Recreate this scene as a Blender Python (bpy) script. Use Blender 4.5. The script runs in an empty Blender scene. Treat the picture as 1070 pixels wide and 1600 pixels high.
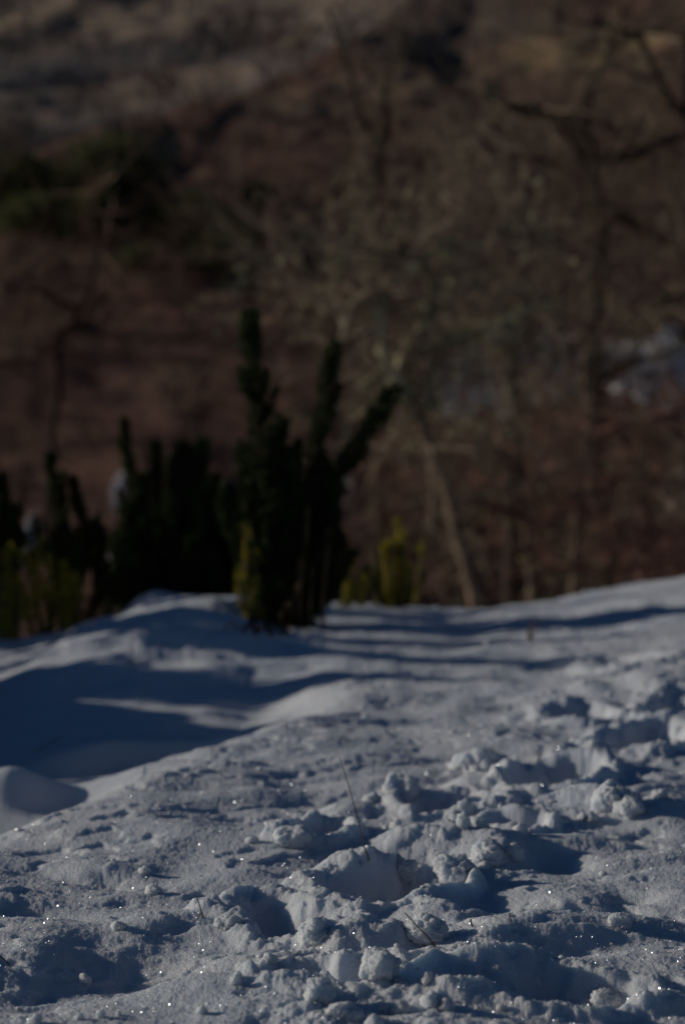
import bpy, math, random
import numpy as np
from mathutils import Vector, Matrix, noise as mnoise

S = bpy.context.scene
COL = S.collection
R = math.radians
random.seed(7)
RNG = np.random.default_rng(11)

# ------------------------------------------------------------------ camera
CAM_H = 0.75
PITCH = math.atan(200 / 3778.0)
cd = bpy.data.cameras.new('camera')
cam = bpy.data.objects.new('camera', cd)
COL.objects.link(cam)
cam.location = (0, 0, CAM_H)
cam.rotation_euler = (R(90) - PITCH, 0, 0)
cd.sensor_fit = 'VERTICAL'
cd.sensor_height = 36
cd.sensor_width = 24
cd.lens = 85
cd.clip_start = 0.05
cd.clip_end = 3000
cd.dof.use_dof = True
cd.dof.focus_distance = 3.25
cd.dof.aperture_fstop = 4.2
cd.dof.aperture_blades = 0
S.camera = cam

# ------------------------------------------------------------------ light
SUN_EL = 15.0
SUN_B = 14.0          # degrees behind the exact left
world = bpy.data.worlds.new("World")
S.world = world
world.use_nodes = True
nt = world.node_tree
nt.nodes.clear()
sky = nt.nodes.new('ShaderNodeTexSky')
sky.sky_type = 'NISHITA'
sky.sun_disc = False
sky.sun_elevation = R(SUN_EL)
sky.sun_rotation = R(270 + SUN_B)
sky.air_density = 1.0
sky.dust_density = 0.2
sky.ozone_density = 6.0
bg = nt.nodes.new('ShaderNodeBackground')
bg.inputs['Strength'].default_value = 0.05
wo = nt.nodes.new('ShaderNodeOutputWorld')
nt.links.new(sky.outputs[0], bg.inputs[0])
nt.links.new(bg.outputs[0], wo.inputs[0])

sd = bpy.data.lights.new('sun', 'SUN')
sd.energy = 5.0
sd.angle = R(0.6)
sd.color = (1.0, 0.90, 0.76)
sun = bpy.data.objects.new('sun', sd)
COL.objects.link(sun)
e, b = R(SUN_EL), R(SUN_B)
SUNV = Vector((-math.cos(e) * math.cos(b), math.cos(e) * math.sin(b), math.sin(e)))
sun.rotation_euler = SUNV.to_track_quat('Z', 'Y').to_euler()
sun.location = SUNV * 30

S.render.engine = 'CYCLES'
S.view_settings.view_transform = 'Standard'
S.view_settings.look = 'None'
S.view_settings.exposure = -1.05
S.view_settings.gamma = 1

# ------------------------------------------------------------------ helpers
FP = 3778.0
def ray(px, py):
    v = Vector((px - 535, 0, 0)) + Vector((0, math.sin(PITCH), math.cos(PITCH))) * (800 - py) \
        + Vector((0, math.cos(PITCH), -math.sin(PITCH))) * FP
    return v / v.y
def at(px, py, d):
    v = ray(px, py) * d
    return Vector((v.x, v.y, v.z + CAM_H))
def ground_flat(px, py):
    v = ray(px, py)
    d = CAM_H / -v.z
    return v.x * d, d

def sstep(a, b_, v):
    t = np.clip((v - a) / (b_ - a), 0, 1)
    return t * t * (3 - 2 * t)

def perlin(x, y, seed=0):
    x = np.asarray(x, dtype=np.float64); y = np.asarray(y, dtype=np.float64)
    r = np.random.default_rng(seed + 100)
    p = r.permutation(512)
    ga = r.random(512) * 2 * np.pi
    gx, gy = np.cos(ga), np.sin(ga)
    xi = np.floor(x).astype(np.int64); yi = np.floor(y).astype(np.int64)
    xf = x - xi; yf = y - yi
    u = xf ** 3 * (xf * (xf * 6 - 15) + 10); v = yf ** 3 * (yf * (yf * 6 - 15) + 10)
    def g(ix, iy, dx, dy):
        h = p[(p[ix & 511] + iy) & 511]
        return gx[h] * dx + gy[h] * dy
    n00 = g(xi, yi, xf, yf); n10 = g(xi + 1, yi, xf - 1, yf)
    n01 = g(xi, yi + 1, xf, yf - 1); n11 = g(xi + 1, yi + 1, xf - 1, yf - 1)
    return (n00 * (1 - u) + n10 * u) * (1 - v) + (n01 * (1 - u) + n11 * u) * v * 1.0
def fbm(x, y, seed=0, octv=4, gain=.5):
    s = 0; a = 1; f = 1
    for k in range(octv):
        s = s + a * perlin(x * f, y * f, seed + k * 7); a *= gain; f *= 2.03
    return s
def billow(x, y, seed=0, octv=4, gain=.5):
    s = 0; a = 1; f = 1
    for k in range(octv):
        s = s + a * (1 - 2.2 * np.abs(perlin(x * f, y * f, seed + k * 7))); a *= gain; f *= 2.03
    return s

def tag(o, label=None, cat=None, group=None, kind=None):
    if label: o['label'] = label
    if cat: o['category'] = cat
    if group: o['group'] = group
    if kind: o['kind'] = kind
    return o
def empty(name, loc, label=None, cat=None, group=None):
    o = bpy.data.objects.new(name, None)
    COL.objects.link(o); o.location = loc
    o.empty_display_size = .05
    return tag(o, label, cat, group)

def mesh_np(name, V, F, mat, parent=None, smooth=True, cols=None):
    """V (n,3); F (m,k) array of equal-size faces or list of such arrays"""
    V = np.asarray(V, dtype=np.float32)
    Fs = F if isinstance(F, list) else [F]
    Fs = [np.asarray(f, dtype=np.int32) for f in Fs if len(f)]
    me = bpy.data.meshes.new(name)
    me.vertices.add(len(V))
    me.vertices.foreach_set('co', V.ravel())
    tot = sum(f.size for f in Fs); nf = sum(len(f) for f in Fs)
    me.loops.add(tot)
    me.loops.foreach_set('vertex_index', np.concatenate([f.ravel() for f in Fs]))
    me.polygons.add(nf)
    sz = np.concatenate([np.full(len(f), f.shape[1], dtype=np.int32) for f in Fs])
    st = np.concatenate([[0], np.cumsum(sz)[:-1]]).astype(np.int32)
    me.polygons.foreach_set('loop_start', st)
    try: me.polygons.foreach_set('loop_total', sz)
    except Exception: pass
    me.polygons.foreach_set('use_smooth', np.full(nf, smooth, dtype=bool))
    if cols is not None:
        ca = me.color_attributes.new('Col', 'FLOAT_COLOR', 'POINT')
        c = np.ones((len(V), 4), dtype=np.float32); c[:, :cols.shape[1]] = cols
        ca.data.foreach_set('color', c.ravel())
    me.update(calc_edges=True)
    me.validate()
    me.materials.append(mat)
    o = bpy.data.objects.new(name, me)
    COL.objects.link(o)
    if parent: o.parent = parent
    return o

class Geo:
    def __init__(s): s.V = []; s.F = {}; s.n = 0
    def add(s, V, F):
        V = np.asarray(V, dtype=np.float32); F = np.asarray(F, dtype=np.int32)
        s.V.append(V); s.F.setdefault(F.shape[1], []).append(F + s.n); s.n += len(V)
    def tube(s, pts, rad, k=4):
        n = len(pts); P = np.array([tuple(p) for p in pts], dtype=float)
        T = np.gradient(P, axis=0); T /= np.linalg.norm(T, axis=1)[:, None] + 1e-9
        ref = np.array([.31, .87, .11]) if abs(T[0][2]) > .8 else np.array([0, 0, 1.])
        A = np.cross(T, ref); A /= np.linalg.norm(A, axis=1)[:, None] + 1e-9
        B = np.cross(T, A)
        an = np.arange(k) * 2 * np.pi / k
        rad = np.asarray(rad, dtype=float)
        V = P[:, None, :] + rad[:, None, None] * (np.cos(an)[None, :, None] * A[:, None, :] + np.sin(an)[None, :, None] * B[:, None, :])
        i = np.arange(n - 1)[:, None] * k; j = np.arange(k)[None, :]; j2 = (j + 1) % k
        F = np.stack([i + j, i + j2, i + k + j2, i + k + j], -1).reshape(-1, 4)
        s.add(V.reshape(-1, 3), F)
        if k == 3: s.F.setdefault(3, []).append(np.array([[0, 1, 2]]) + s.n - 3)
    def build(s, name, mat, parent=None, smooth=True, origin=None):
        V = np.concatenate(s.V)
        if origin is not None: V = V - np.array(tuple(origin), dtype=np.float32)
        return mesh_np(name, V, [np.concatenate(f) for f in s.F.values()], mat, parent, smooth)

# ------------------------------------------------------------------ materials
def new_mat(name):
    m = bpy.data.materials.new(name); m.use_nodes = True
    n = m.node_tree; n.nodes.clear()
    out = n.nodes.new('ShaderNodeOutputMaterial'); p = n.nodes.new('ShaderNodeBsdfPrincipled')
    n.links.new(p.outputs[0], out.inputs[0])
    return m, n, p
def noisy(name, c1, c2, scale, rough=.8, bump=0., detail=4, spec=.2, trans=0., island=False):
    m, n, p = new_mat(name)
    tc = n.nodes.new('ShaderNodeTexCoord'); no = n.nodes.new('ShaderNodeTexNoise')
    no.inputs['Scale'].default_value = scale; no.inputs['Detail'].default_value = detail
    rp = n.nodes.new('ShaderNodeValToRGB')
    rp.color_ramp.elements[0].color = (*c1, 1); rp.color_ramp.elements[1].color = (*c2, 1)
    rp.color_ramp.elements[0].position = .35; rp.color_ramp.elements[1].position = .65
    n.links.new(tc.outputs['Object'], no.inputs['Vector'])
    fac = no.outputs['Fac']
    if island:
        g = n.nodes.new('ShaderNodeNewGeometry'); mx = n.nodes.new('ShaderNodeMath'); mx.operation = 'MULTIPLY_ADD'
        mx.inputs[1].default_value = .5
        ad = n.nodes.new('ShaderNodeMath'); ad.operation = 'SUBTRACT'; ad.inputs[1].default_value = .25
        n.links.new(g.outputs['Random Per Island'], mx.inputs[0]); n.links.new(no.outputs['Fac'], mx.inputs[2])
        n.links.new(mx.outputs[0], ad.inputs[0]); fac = ad.outputs[0]
    n.links.new(fac, rp.inputs[0])
    n.links.new(rp.outputs[0], p.inputs['Base Color'])
    p.inputs['Roughness'].default_value = rough
    p.inputs['Specular IOR Level'].default_value = spec
    if bump:
        bn = n.nodes.new('ShaderNodeBump'); bn.inputs['Strength'].default_value = bump; bn.inputs['Distance'].default_value = .01
        n.links.new(no.outputs['Fac'], bn.inputs['Height']); n.links.new(bn.outputs[0], p.inputs['Normal'])
    if trans:
        out = [x for x in n.nodes if x.type == 'OUTPUT_MATERIAL'][0]
        t = n.nodes.new('ShaderNodeBsdfTranslucent'); mix = n.nodes.new('ShaderNodeMixShader')
        mix.inputs[0].default_value = trans
        n.links.new(rp.outputs[0], t.inputs[0]); n.links.new(p.outputs[0], mix.inputs[1]); n.links.new(t.outputs[0], mix.inputs[2])
        n.links.new(mix.outputs[0], out.inputs[0])
    return m

def snow_mat(name, sss=.6, fine=True):
    m, n, p = new_mat(name)
    tc = n.nodes.new('ShaderNodeTexCoord')
    n1 = n.nodes.new('ShaderNodeTexNoise'); n1.inputs['Scale'].default_value = 3.0; n1.inputs['Detail'].default_value = 6
    rp = n.nodes.new('ShaderNodeValToRGB')
    rp.color_ramp.elements[0].color = (.63, .70, .80, 1); rp.color_ramp.elements[1].color = (.75, .79, .86, 1)
    rp.color_ramp.elements[0].position = .3; rp.color_ramp.elements[1].position = .7
    n.links.new(tc.outputs['Object'], n1.inputs['Vector']); n.links.new(n1.outputs['Fac'], rp.inputs[0])
    n.links.new(rp.outputs[0], p.inputs['Base Color'])
    p.inputs['Roughness'].default_value = .55
    p.inputs['Specular IOR Level'].default_value = .35
    if sss:
        p.inputs['Subsurface Weight'].default_value = sss
        p.inputs['Subsurface Radius'].default_value = (.9, 1.1, 1.3)
        p.inputs['Subsurface Scale'].default_value = .022
    if fine:
        a = n.nodes.new('ShaderNodeTexNoise'); a.inputs['Scale'].default_value = 260; a.inputs['Detail'].default_value = 5; a.inputs['Roughness'].default_value = .7
        v = n.nodes.new('ShaderNodeTexVoronoi'); v.inputs['Scale'].default_value = 420
        ad = n.nodes.new('ShaderNodeMath'); ad.operation = 'MULTIPLY_ADD'; ad.inputs[1].default_value = .5
        n.links.new(tc.outputs['Object'], a.inputs['Vector']); n.links.new(tc.outputs['Object'], v.inputs['Vector'])
        n.links.new(v.outputs['Distance'], ad.inputs[0]); n.links.new(a.outputs['Fac'], ad.inputs[2])
        bn = n.nodes.new('ShaderNodeBump'); bn.inputs['Strength'].default_value = .9; bn.inputs['Distance'].default_value = .004
        n.links.new(ad.outputs[0], bn.inputs['Height']); n.links.new(bn.outputs[0], p.inputs['Normal'])
    return m

M_SNOW = snow_mat('snow')
M_SNOWFAR = snow_mat('old_snow', 0, False)
for _e, _c in zip(M_SNOWFAR.node_tree.nodes['Color Ramp'].color_ramp.elements, ((.80, .80, .80, 1), (.88, .88, .88, 1))): _e.color = _c
M_ICE, _n, _p = new_mat('ice_crystal')
_p.inputs['Base Color'].default_value = (.80, .86, .93, 1)
_p.inputs['Roughness'].default_value = .36
_p.inputs['Metallic'].default_value = .6
_p.inputs['IOR'].default_value = 1.8
_p.inputs['Specular IOR Level'].default_value = 1.0
M_BARK = noisy('bark', (.08, .06, .05), (.22, .16, .12), 9, .9, .6)
M_DARKBARK = noisy('dark_bark', (.02, .016, .013), (.07, .055, .042), 7, .9, .5)
M_MOSSBARK = noisy('mossy_bark', (.16, .15, .09), (.46, .44, .30), 5, .9, .5)
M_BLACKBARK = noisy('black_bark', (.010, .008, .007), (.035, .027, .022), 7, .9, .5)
M_PALEBARK = noisy('pale_bark', (.11, .075, .055), (.26, .18, .13), 8, .85, .5)
M_TWIG = noisy('twig', (.14, .075, .058), (.38, .21, .165), .8, .85, island=True)
M_TWIGD = noisy('twig_brown', (.09, .058, .042), (.24, .155, .11), .8, .85, island=True)
M_TWIGG = noisy('lichened_twig', (.09, .062, .046), (.33, .26, .19), .8, .85, island=True)
M_LICHEN = noisy('lichen', (.20, .23, .12), (.48, .50, .32), 3, .9, island=True, trans=.25)
M_LEAF = noisy('evergreen_leaf', (.010, .018, .007), (.048, .070, .020), 12, .6, spec=.2, trans=.28, island=True)
M_LEAFY = noisy('yellow_leaf', (.10, .10, .010), (.42, .36, .03), 14, .6, spec=.25, trans=.45, island=True)
M_STEM = noisy('stem', (.09, .06, .025), (.24, .16, .08), 20, .8, .3)
M_STALK = noisy('dry_stalk', (.10, .055, .03), (.22, .13, .075), 60, .8)
M_PINE = noisy('dark_conifer', (.06, .072, .032), (.20, .22, .09), 2, .8, trans=.35, island=True)
M_DEADLEAF = noisy('dead_leaf', (.05, .025, .015), (.13, .07, .04), 40, .8, trans=.2)

# ------------------------------------------------------------------ snow field heights
TRAIL_PX = [(520, 1700), (560, 1600), (580, 1500), (605, 1395), (690, 1345), (790, 1290), (880, 1225), (985, 1155), (1075, 1105), (1200, 1060)]
TRAIL = np.array([ground_flat(*p) for p in TRAIL_PX])
def seg_dist(x, y, pts):
    best = np.full(np.shape(x), 1e9)
    for (ax, ay), (bx, by) in zip(pts[:-1], pts[1:]):
        dx, dy = bx - ax, by - ay
        t = np.clip(((x - ax) * dx + (y - ay) * dy) / (dx * dx + dy * dy), 0, 1)
        best = np.minimum(best, np.hypot(x - ax - t * dx, y - ay - t * dy))
    return best

# pits: px, py, half width (m), half length (m), depth (m), yaw deg
PITS = [(605, 1398, .095, .095, .062, -20), (455, 1445, .075, .11, .040, -25), (470, 1545, .05, .07, .055, 0), (580, 1545, .045, .07, .06, 10),
        (870, 1228, .075, .15, .085, 20), (705, 1262, .07, .11, .05, -30), (800, 1305, .045, .06, .055, 0), (1000, 1165, .08, .16, .07, 20),
        (905, 1120, .08, .13, .035, 0), (1060, 1120, .08, .16, .06, 10), (980, 1042, .11, .16, .035, 0), (500, 1318, .05, .08, .035, 15), (660, 1375, .05, .07, .05, 30),
        (940, 1440, .10, .05, .022, 0), (690, 1395, .05, .05, .04, 0), (250, 1500, .11, .16, .025, 0), (880, 1505, .09, .07, .02, 0),
        (880, 1360, .05, .05, .025, 0), (745, 1420, .05, .04, .02, 0), (60, 1432, .09, .04, .024, 25), (125, 1378, .11, .035, .022, 25), (850, 1568, .10, .07, .034, 0),
        (650, 1520, .03, .04, .045, 0), (730, 1570, .06, .05, .03, 0), (990, 1420, .05, .05, .02, 0)]
# mounds: px, py, rx, ry, height
MOUNDS = [(745, 1235, .06, .07, .035), (660, 1330, .07, .06, .028), (560, 1372, .06, .05, .032), (760, 1345, .06, .06, .03), (930, 1270, .07, .07, .03),
          (560, 1480, .07, .06, .045), (690, 1440, .06, .05, .02), (830, 1330, .16, .05, .022), (1040, 1290, .12, .10, .03), (760, 1480, .14, .07, .02), (740, 1545, .09, .04, .025),
          (545, 1270, .05, .06, .02), (470, 1300, .04, .05, .01), (400, 1500, .07, .05, .022), (330, 1450, .10, .06, .02), (1050, 1190, .08, .08, .02),
          (760, 1160, .12, .14, .02), (350, 1560, .12, .05, .02), (940, 1470, .15, .06, .015), (1040, 1085, .10, .20, .05), (960, 1090, .10, .15, .03)]
def hollow_s(x, y):
    return np.minimum((x + .13) * -.949 + (y - 5.15) * .314, -(x - .04) * .95)
def macro(x, y):
    cs = 0
    for o_, w_ in ((-.22, .12), (-.14, .2), (-.05, .18), (.05, .18), (.14, .2), (.22, .12)):
        cs = cs + w_ * np.interp(x + o_, [-14, -3, -1.13, -.8, -.41, -.2, -.05, .39, .8, 1.13, 3, 14],
                                 [-.9, -.26, -.17, -.06, .03, -.01, -.03, -.045, .025, .07, .35, 1.2])
    z = sstep(3.5, 8.0, y) * cs
    # hollow to the left, beyond a low crest
    s = hollow_s(x, y) + .03 * perlin(x * 3, y * 3, 5)
    hol = sstep(-.02, .30, s) * (1 - sstep(6.0, 7.0, y)) * (1 - sstep(2.5, 4, -x) * .6)
    z = z - .115 * hol + hol * (.034 * fbm(x * 1.8 + .4 * y, y * 4.2, 15, 3))
    # bank added out of view left of the hollow to throw shade over it
    bank = sstep(.98, 1.75, -x + .10 * perlin(y * 2.1, x * .5, 9)) * (1 - .5 * sstep(1.8, 3.5, -x))
    hb = np.interp(y, [2.6, 3.6, 4.3, 5.2, 5.8, 6.35, 6.55, 7.0], [0, .19, .34, .48, .57, .58, .40, .05])
    hb = hb * (1 - .95 * np.exp(-((y + x * .25 - 4.55) / .16) ** 4) - .45 * np.exp(-((y + x * .25 - 5.16) / .035) ** 2) - .35 * np.exp(-((y + x * .25 - 4.78) / .04) ** 2))  # notches in the added bank let streaks of sun into the hollow
    z = z + bank * hb * (1 + .35 * perlin(y * 2.6, x * .7, 3) + .40 * perlin(y * 6.5, x * 1.5, 8))
    # left far mounds
    def gs(px, py, d, rx, ry, h, yaw=0):
        p = at(px, py, d); c, s_ = math.cos(yaw), math.sin(yaw)
        u = (x - p.x) * c + (y - p.y) * s_; v = -(x - p.x) * s_ + (y - p.y) * c
        return h * np.exp(-(u / rx) ** 2 - (v / ry) ** 2)
    z = z + gs(110, 1060, 6.7, .22, .22, .06) + gs(290, 1065, 6.9, .25, .10, .03, .3) + gs(345, 950, 7.75, .13, .25, .045)
    z = z + gs(440, 985, 7.6, .20, .22, -.035) + gs(590, 955, 8.1, .16, .3, .03) + gs(200, 1000, 7.4, .4, .13, .03, .2) + gs(330, 1020, 7.3, .25, .07, .02, -.3)
    z = z + gs(-4, 1240, 4.75, .11, .07, .11) + gs(130, 1285, 4.75, .18, .05, .06, -.2) + gs(250, 1215, 5.45, .3, .05, .05)
    z = z + gs(130, 1222, 5.4, .12, .05, .05) + gs(220, 1275, 4.9, .14, .05, .045)
    z = z + gs(230, 950, 8.9, .10, .12, .09)
    # bank edge: falls away to the gully
    yc = 8.25 + .25 * perlin(x * .7, 0 * x + 2.2, 4)
    q = np.maximum(0, y - yc)
    z = z - np.where(q < 9, .10 * q + .022 * q * q, 2.682 + .496 * (q - 9))
    return z
def snow_h(x, y, fine=True):
    z = macro(x, y)
    far = sstep(5.0, 7.0, y)
    wx = x + .05 * perlin(x * 4, y * 4, 21); wy = y + .05 * perlin(x * 4, y * 4, 22)
    d = seg_dist(wx, wy, TRAIL)
    tr = 1 - sstep(.05, .20, d)
    hol = sstep(0, .25, hollow_s(x, y)) * (1 - sstep(6.2, 7.0, y))
    z = z + .020 * fbm(x * 1.6, y * 1.3, 31, 3) + .017 * fbm(x * 4.6, y * 3.0, 32, 2) * (1 - .7 * hol)
    # wind crust ridges running slightly across
    u = x * .94 + y * .34; v = -x * .34 + y * .94
    z = z + .0045 * (1 - hol * .7) * billow(u * 2.2, v * 6.5, 41, 2) * (1 - tr)
    z = z + (sstep(5.8, 6.8, y) * (1 - sstep(-.2, .3, x))) * (.034 * fbm(x * 2.2 + y * .6, y * 3.4, 35, 3) + .010 * billow(x * 3.5, y * 7, 36, 3))
    if not fine: return z
    for (px, py, rx, ry, h) in MOUNDS:
        cx, cy = ground_flat(px, py)
        m = ((x - cx) / rx) ** 2 + ((y - cy) / ry) ** 2
        z = z + .8 * h * np.exp(-m * m * .7 - .3 * m)
    pm = 0 * x
    for (px, py, rx, ry, dp, yaw) in PITS:
        cx, cy = ground_flat(px, py); c, s_ = math.cos(R(-yaw)), math.sin(R(-yaw))
        dp = dp * .85 if dp > .04 else dp
        uu = (wx - cx) * c + (wy - cy) * s_; vv = -(wx - cx) * s_ + (wy - cy) * c
        rr = np.sqrt((uu / rx) ** 2 + (vv / ry) ** 2) + .35 * perlin(x * 12, y * 12, 51) + .10 * perlin(x * 38, y * 38, 52)
        if dp >= .034: pm = np.maximum(pm, 1 - sstep(.5, .75, np.abs(rr - .95)))
        if dp < .03: z = z - 1.1 * dp * np.exp(-1.1 * rr * rr)
        else: z = z - dp * (1 - sstep(.62, 1.12, rr)) + .22 * dp * np.exp(-((rr - 1.25) / .25) ** 2)
    # broken snow along the tracks, clots everywhere in small measure
    brk = np.clip(tr * .8 * sstep(-.25, .2, perlin(x * 6, y * 5, 60)) + .16 * sstep(.15, .45, perlin(x * 3.1, y * 3.1, 61)) * (1 - hol) , 0, 1)
    brk = np.clip(brk + .45 * sstep(.25, .7, x) * sstep(4.8, 6, y) * sstep(-.2, .25, perlin(x * 4, y * 3, 68)), 0, 1)
    brk = np.maximum(brk, .75 * pm)
    pil = np.abs(perlin(wx * 11, wy * 10, 62)) + .5 * np.abs(perlin(wx * 25, wy * 23, 64)) + .22 * np.abs(perlin(x * 60, y * 55, 65)) + .1 * np.abs(perlin(x * 130, y * 120, 66))
    z = z + brk * .031 * pil * (1 - .5 * far)
    # terraces: crust plates with small sharp lips
    t = perlin(u * 3.3, v * 5.0, 71) + .35 * perlin(x * 17, y * 17, 72) + .12 * perlin(x * 50, y * 50, 73)
    z = z + .005 * (1 - hol) * (sstep(.05, .16, t) + sstep(-.30, -.22, t)) * (1 - .6 * far)
    # grain
    g = .0013 * fbm(x * 46, y * 36, 81, 3, .75) + .0010 * fbm(x * 190, y * 150, 82, 2, .6)
    z = z + g * (1 + .6 * brk) * (1 - .65 * hol)
    return z

# hillside heights (continues from the snow bank)
def hill_h(x, y):
    near = macro(x, np.minimum(y, 40.0)) if False else None
    q = np.maximum(0, y - 8.25)
    a = -np.where(q < 9, .10 * q + .022 * q * q, 2.682 + .496 * (q - 9))
    a = np.maximum(a, -8.5 + .02 * np.abs(y - 28))
    side = .10 * np.clip(x, -60, 60)
    yr = np.interp(x, [-60, -30, -8.9, -4.8, 0, 5.6, 30, 60], [52, 58, 62.5, 66, 74, 87, 112, 130])
    up = .45 * np.clip(y - 32, 0, None)
    rz = .45 * (yr - 32)
    over = np.maximum(0, y - yr)
    upz = np.where(y < yr, up, rz + .0 * over - .10 * np.minimum(over, 60)) 
    far = .30 * np.clip(y - 140, 0, None) + .05 * np.clip(-x, -200, 400) * sstep(120, 220, y)
    z = a + upz + far + side * sstep(20, 60, y) * .3
    z = z + sstep(25, 45, y) * (1.2 * fbm(x / 14, y / 14, 91, 3) + .25 * fbm(x / 2.5, y / 2.5, 92, 3)) + sstep(120, 200, y) * 6 * fbm(x / 60, y / 60, 93, 4)
    return z

# ---- polar sheet builder
def polar(th, rr, hf, zoff=0.):
    T, Q = np.meshgrid(th, rr)
    X = np.sin(T) * Q; Y = np.cos(T) * Q
    Z = hf(X, Y) + zoff
    nr, nc = X.shape
    V = np.stack([X, Y, Z], -1).reshape(-1, 3)
    i = np.arange(nr - 1)[:, None] * nc; j = np.arange(nc - 1)[None, :]
    F = np.stack([i + j, i + j + 1, i + nc + j + 1, i + nc + j], -1).reshape(-1, 4)
    return V, F, X, Y

dense = np.linspace(-.20, .20, 1000)
mid = np.linspace(.20, .6, 160)[1:]
out = np.linspace(.6, math.pi, 110)[1:]
th = np.concatenate([-out[::-1], -mid[::-1], dense, mid, out])
rr = np.concatenate([np.linspace(.05, 2.0, 40)[:-1], 1 / np.linspace(1 / 2.0, 1 / 9.2, 980), np.linspace(9.2, 15, 50)[1:]])
V, F, X, Y = polar(th, rr, snow_h)
snow = mesh_np('snow', V, F, M_SNOW)
tag(snow, kind='structure')

# ---- hillside sheet with ground cover colours
def cover(X, Y, Z):
    n = X.size
    x, y, z = X.ravel(), Y.ravel(), Z.ravel()
    TAN = np.array([.38, .27, .18]); HEA = np.array([.21, .12, .092]); DRK = np.array([.07, .058, .05]); GRY = np.array([.13, .115, .118]); GRN = np.array([.03, .034, .014])
    c = np.tile(HEA, (n, 1)) * (1 + .5 * fbm(x / 3.0, y / 3.0, 101, 4))[:, None]
    t = sstep(.05, .40, fbm(x / 7, y / 5, 102, 4))[:, None]
    c = c * (1 - .5 * t) + TAN * .5 * t
    t = sstep(.12, .5, fbm(x / 5, y / 6, 103, 4))[:, None]
    c = c * (1 - .7 * t) + DRK * .7 * t
    # far hill: tan grass and grey bare woods in slanting bands
    f = sstep(100, 140, y)[:, None]
    u = (x * .6 + y * .35)
    fa = fbm(x / 30 + 2, (y - x * .6) / 22, 104, 5)
    t = sstep(-.3, .4, fa)[:, None]
    fc = np.array([.34, .26, .20]) * (1 - t) + GRY * 1.25 * t
    fc = fc * (1 + .15 * fbm(x / 8, y / 8, 105, 3))[:, None]
    c = c * (1 - f) + fc * f
    # pixel guided patches: (px, py, rx, ry, colour, amount)
    px = 535 + FP * x / np.maximum(y, 1); py = 600 - FP * (z - CAM_H) / np.maximum(y, 1)
    for (cx, cy, rx, ry, colr, am, lo, hi) in PATCHES:
        w = ((px - cx) / rx) ** 2 + ((py - cy) / ry) ** 2 + .9 * fbm(x / (2.2 if hi < 120 else 14), y / (2.5 if hi < 120 else 20), 106, 4)
        w = (1 - sstep(.6, 1.25, w)) * am * (y > lo) * (y < hi)
        c = c * (1 - w[:, None]) + np.array(colr) * w[:, None]
    return np.clip(c, .004, 1)
TANc = (.20, .135, .08)
PATCHES = [(120, 40, 190, 60, (0.428, 0.328, 0.240), .9, 110, 1e4), (600, 5, 250, 20, (0.302, 0.226, 0.176), .6, 110, 1e4),
           (60, 120, 130, 30, (0.101, 0.101, 0.114), .8, 110, 1e4), (260, 85, 180, 28, (0.096, 0.094, 0.106), .8, 110, 1e4), (120, 225, 220, 28, (0.055, 0.053, 0.060), .9, 110, 1e4),
           (80, 170, 120, 20, (0.277, 0.240, 0.202), .6, 110, 1e4),
           (60, 272, 160, 14, (0.504, 0.336, 0.189), .95, 50, 110), (250, 240, 60, 16, (0.336, 0.210, 0.116), .8, 50, 110),
           (640, 40, 230, 60, (.13, .105, .095), .7, 40, 140), (600, 140, 110, 26, (.52, .35, .21), .95, 50, 120), (470, 165, 90, 24, (.34, .23, .15), .7, 50, 120), (870, 88, 100, 26, (.50, .33, .19), .95, 50, 130), (980, 66, 60, 18, (.40, .28, .16), .8, 50, 130),
           (330, 490, 160, 60, (0.210, 0.116, 0.095), .7, 30, 110), (130, 620, 160, 80, (0.179, 0.095, 0.080), .6, 30, 110)]
th2 = np.concatenate([np.linspace(-math.pi, -.32, 40), np.linspace(-.32, .32, 420)[1:-1], np.linspace(.32, math.pi, 40)])
rr2 = np.concatenate([np.linspace(13, 30, 30)[:-1], np.linspace(30, 120, 300)[:-1], np.geomspace(120, 900, 200)])
M_HILL, hn, hp = new_mat('hillside')
va = hn.nodes.new('ShaderNodeVertexColor'); va.layer_name = 'Col'
tc = hn.nodes.new('ShaderNodeTexCoord'); no = hn.nodes.new('ShaderNodeTexNoise'); no.inputs['Scale'].default_value = 1.1; no.inputs['Detail'].default_value = 8; no.inputs['Roughness'].default_value = .7
mr = hn.nodes.new('ShaderNodeMapRange'); mr.inputs['From Min'].default_value = .3; mr.inputs['From Max'].default_value = .7; mr.inputs['To Min'].default_value = .65; mr.inputs['To Max'].default_value = 1.35
mu = hn.nodes.new('ShaderNodeVectorMath'); mu.operation = 'SCALE'
hn.links.new(tc.outputs['Object'], no.inputs['Vector']); hn.links.new(no.outputs['Fac'], mr.inputs['Value'])
hn.links.new(va.outputs['Color'], mu.inputs[0]); hn.links.new(mr.outputs[0], mu.inputs['Scale']); hn.links.new(mu.outputs[0], hp.inputs['Base Color'])
hp.inputs['Roughness'].default_value = .95; hp.inputs['Specular IOR Level'].default_value = .1
bn = hn.nodes.new('ShaderNodeBump'); bn.inputs['Strength'].default_value = 1; bn.inputs['Distance'].default_value = .5
hn.links.new(no.outputs['Fac'], bn.inputs['Height']); hn.links.new(bn.outputs[0], hp.inputs['Normal'])
def hill_full(x, y):
    r = np.hypot(x, y)
    return hill_h(x, y) - .5 * (1 - sstep(13, 18, r))
V, F, X, Y = polar(th2, rr2, hill_full)
hill = mesh_np('hillside', V, F, M_HILL, cols=cover(X, Y, V[:, 2].reshape(X.shape)))
tag(hill, kind='structure')
def hz(x, y): return float(hill_full(np.array([x]), np.array([y]))[0])
def sz(x, y, fine=True): return float(snow_h(np.array([x]), np.array([y]), fine)[0])
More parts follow.
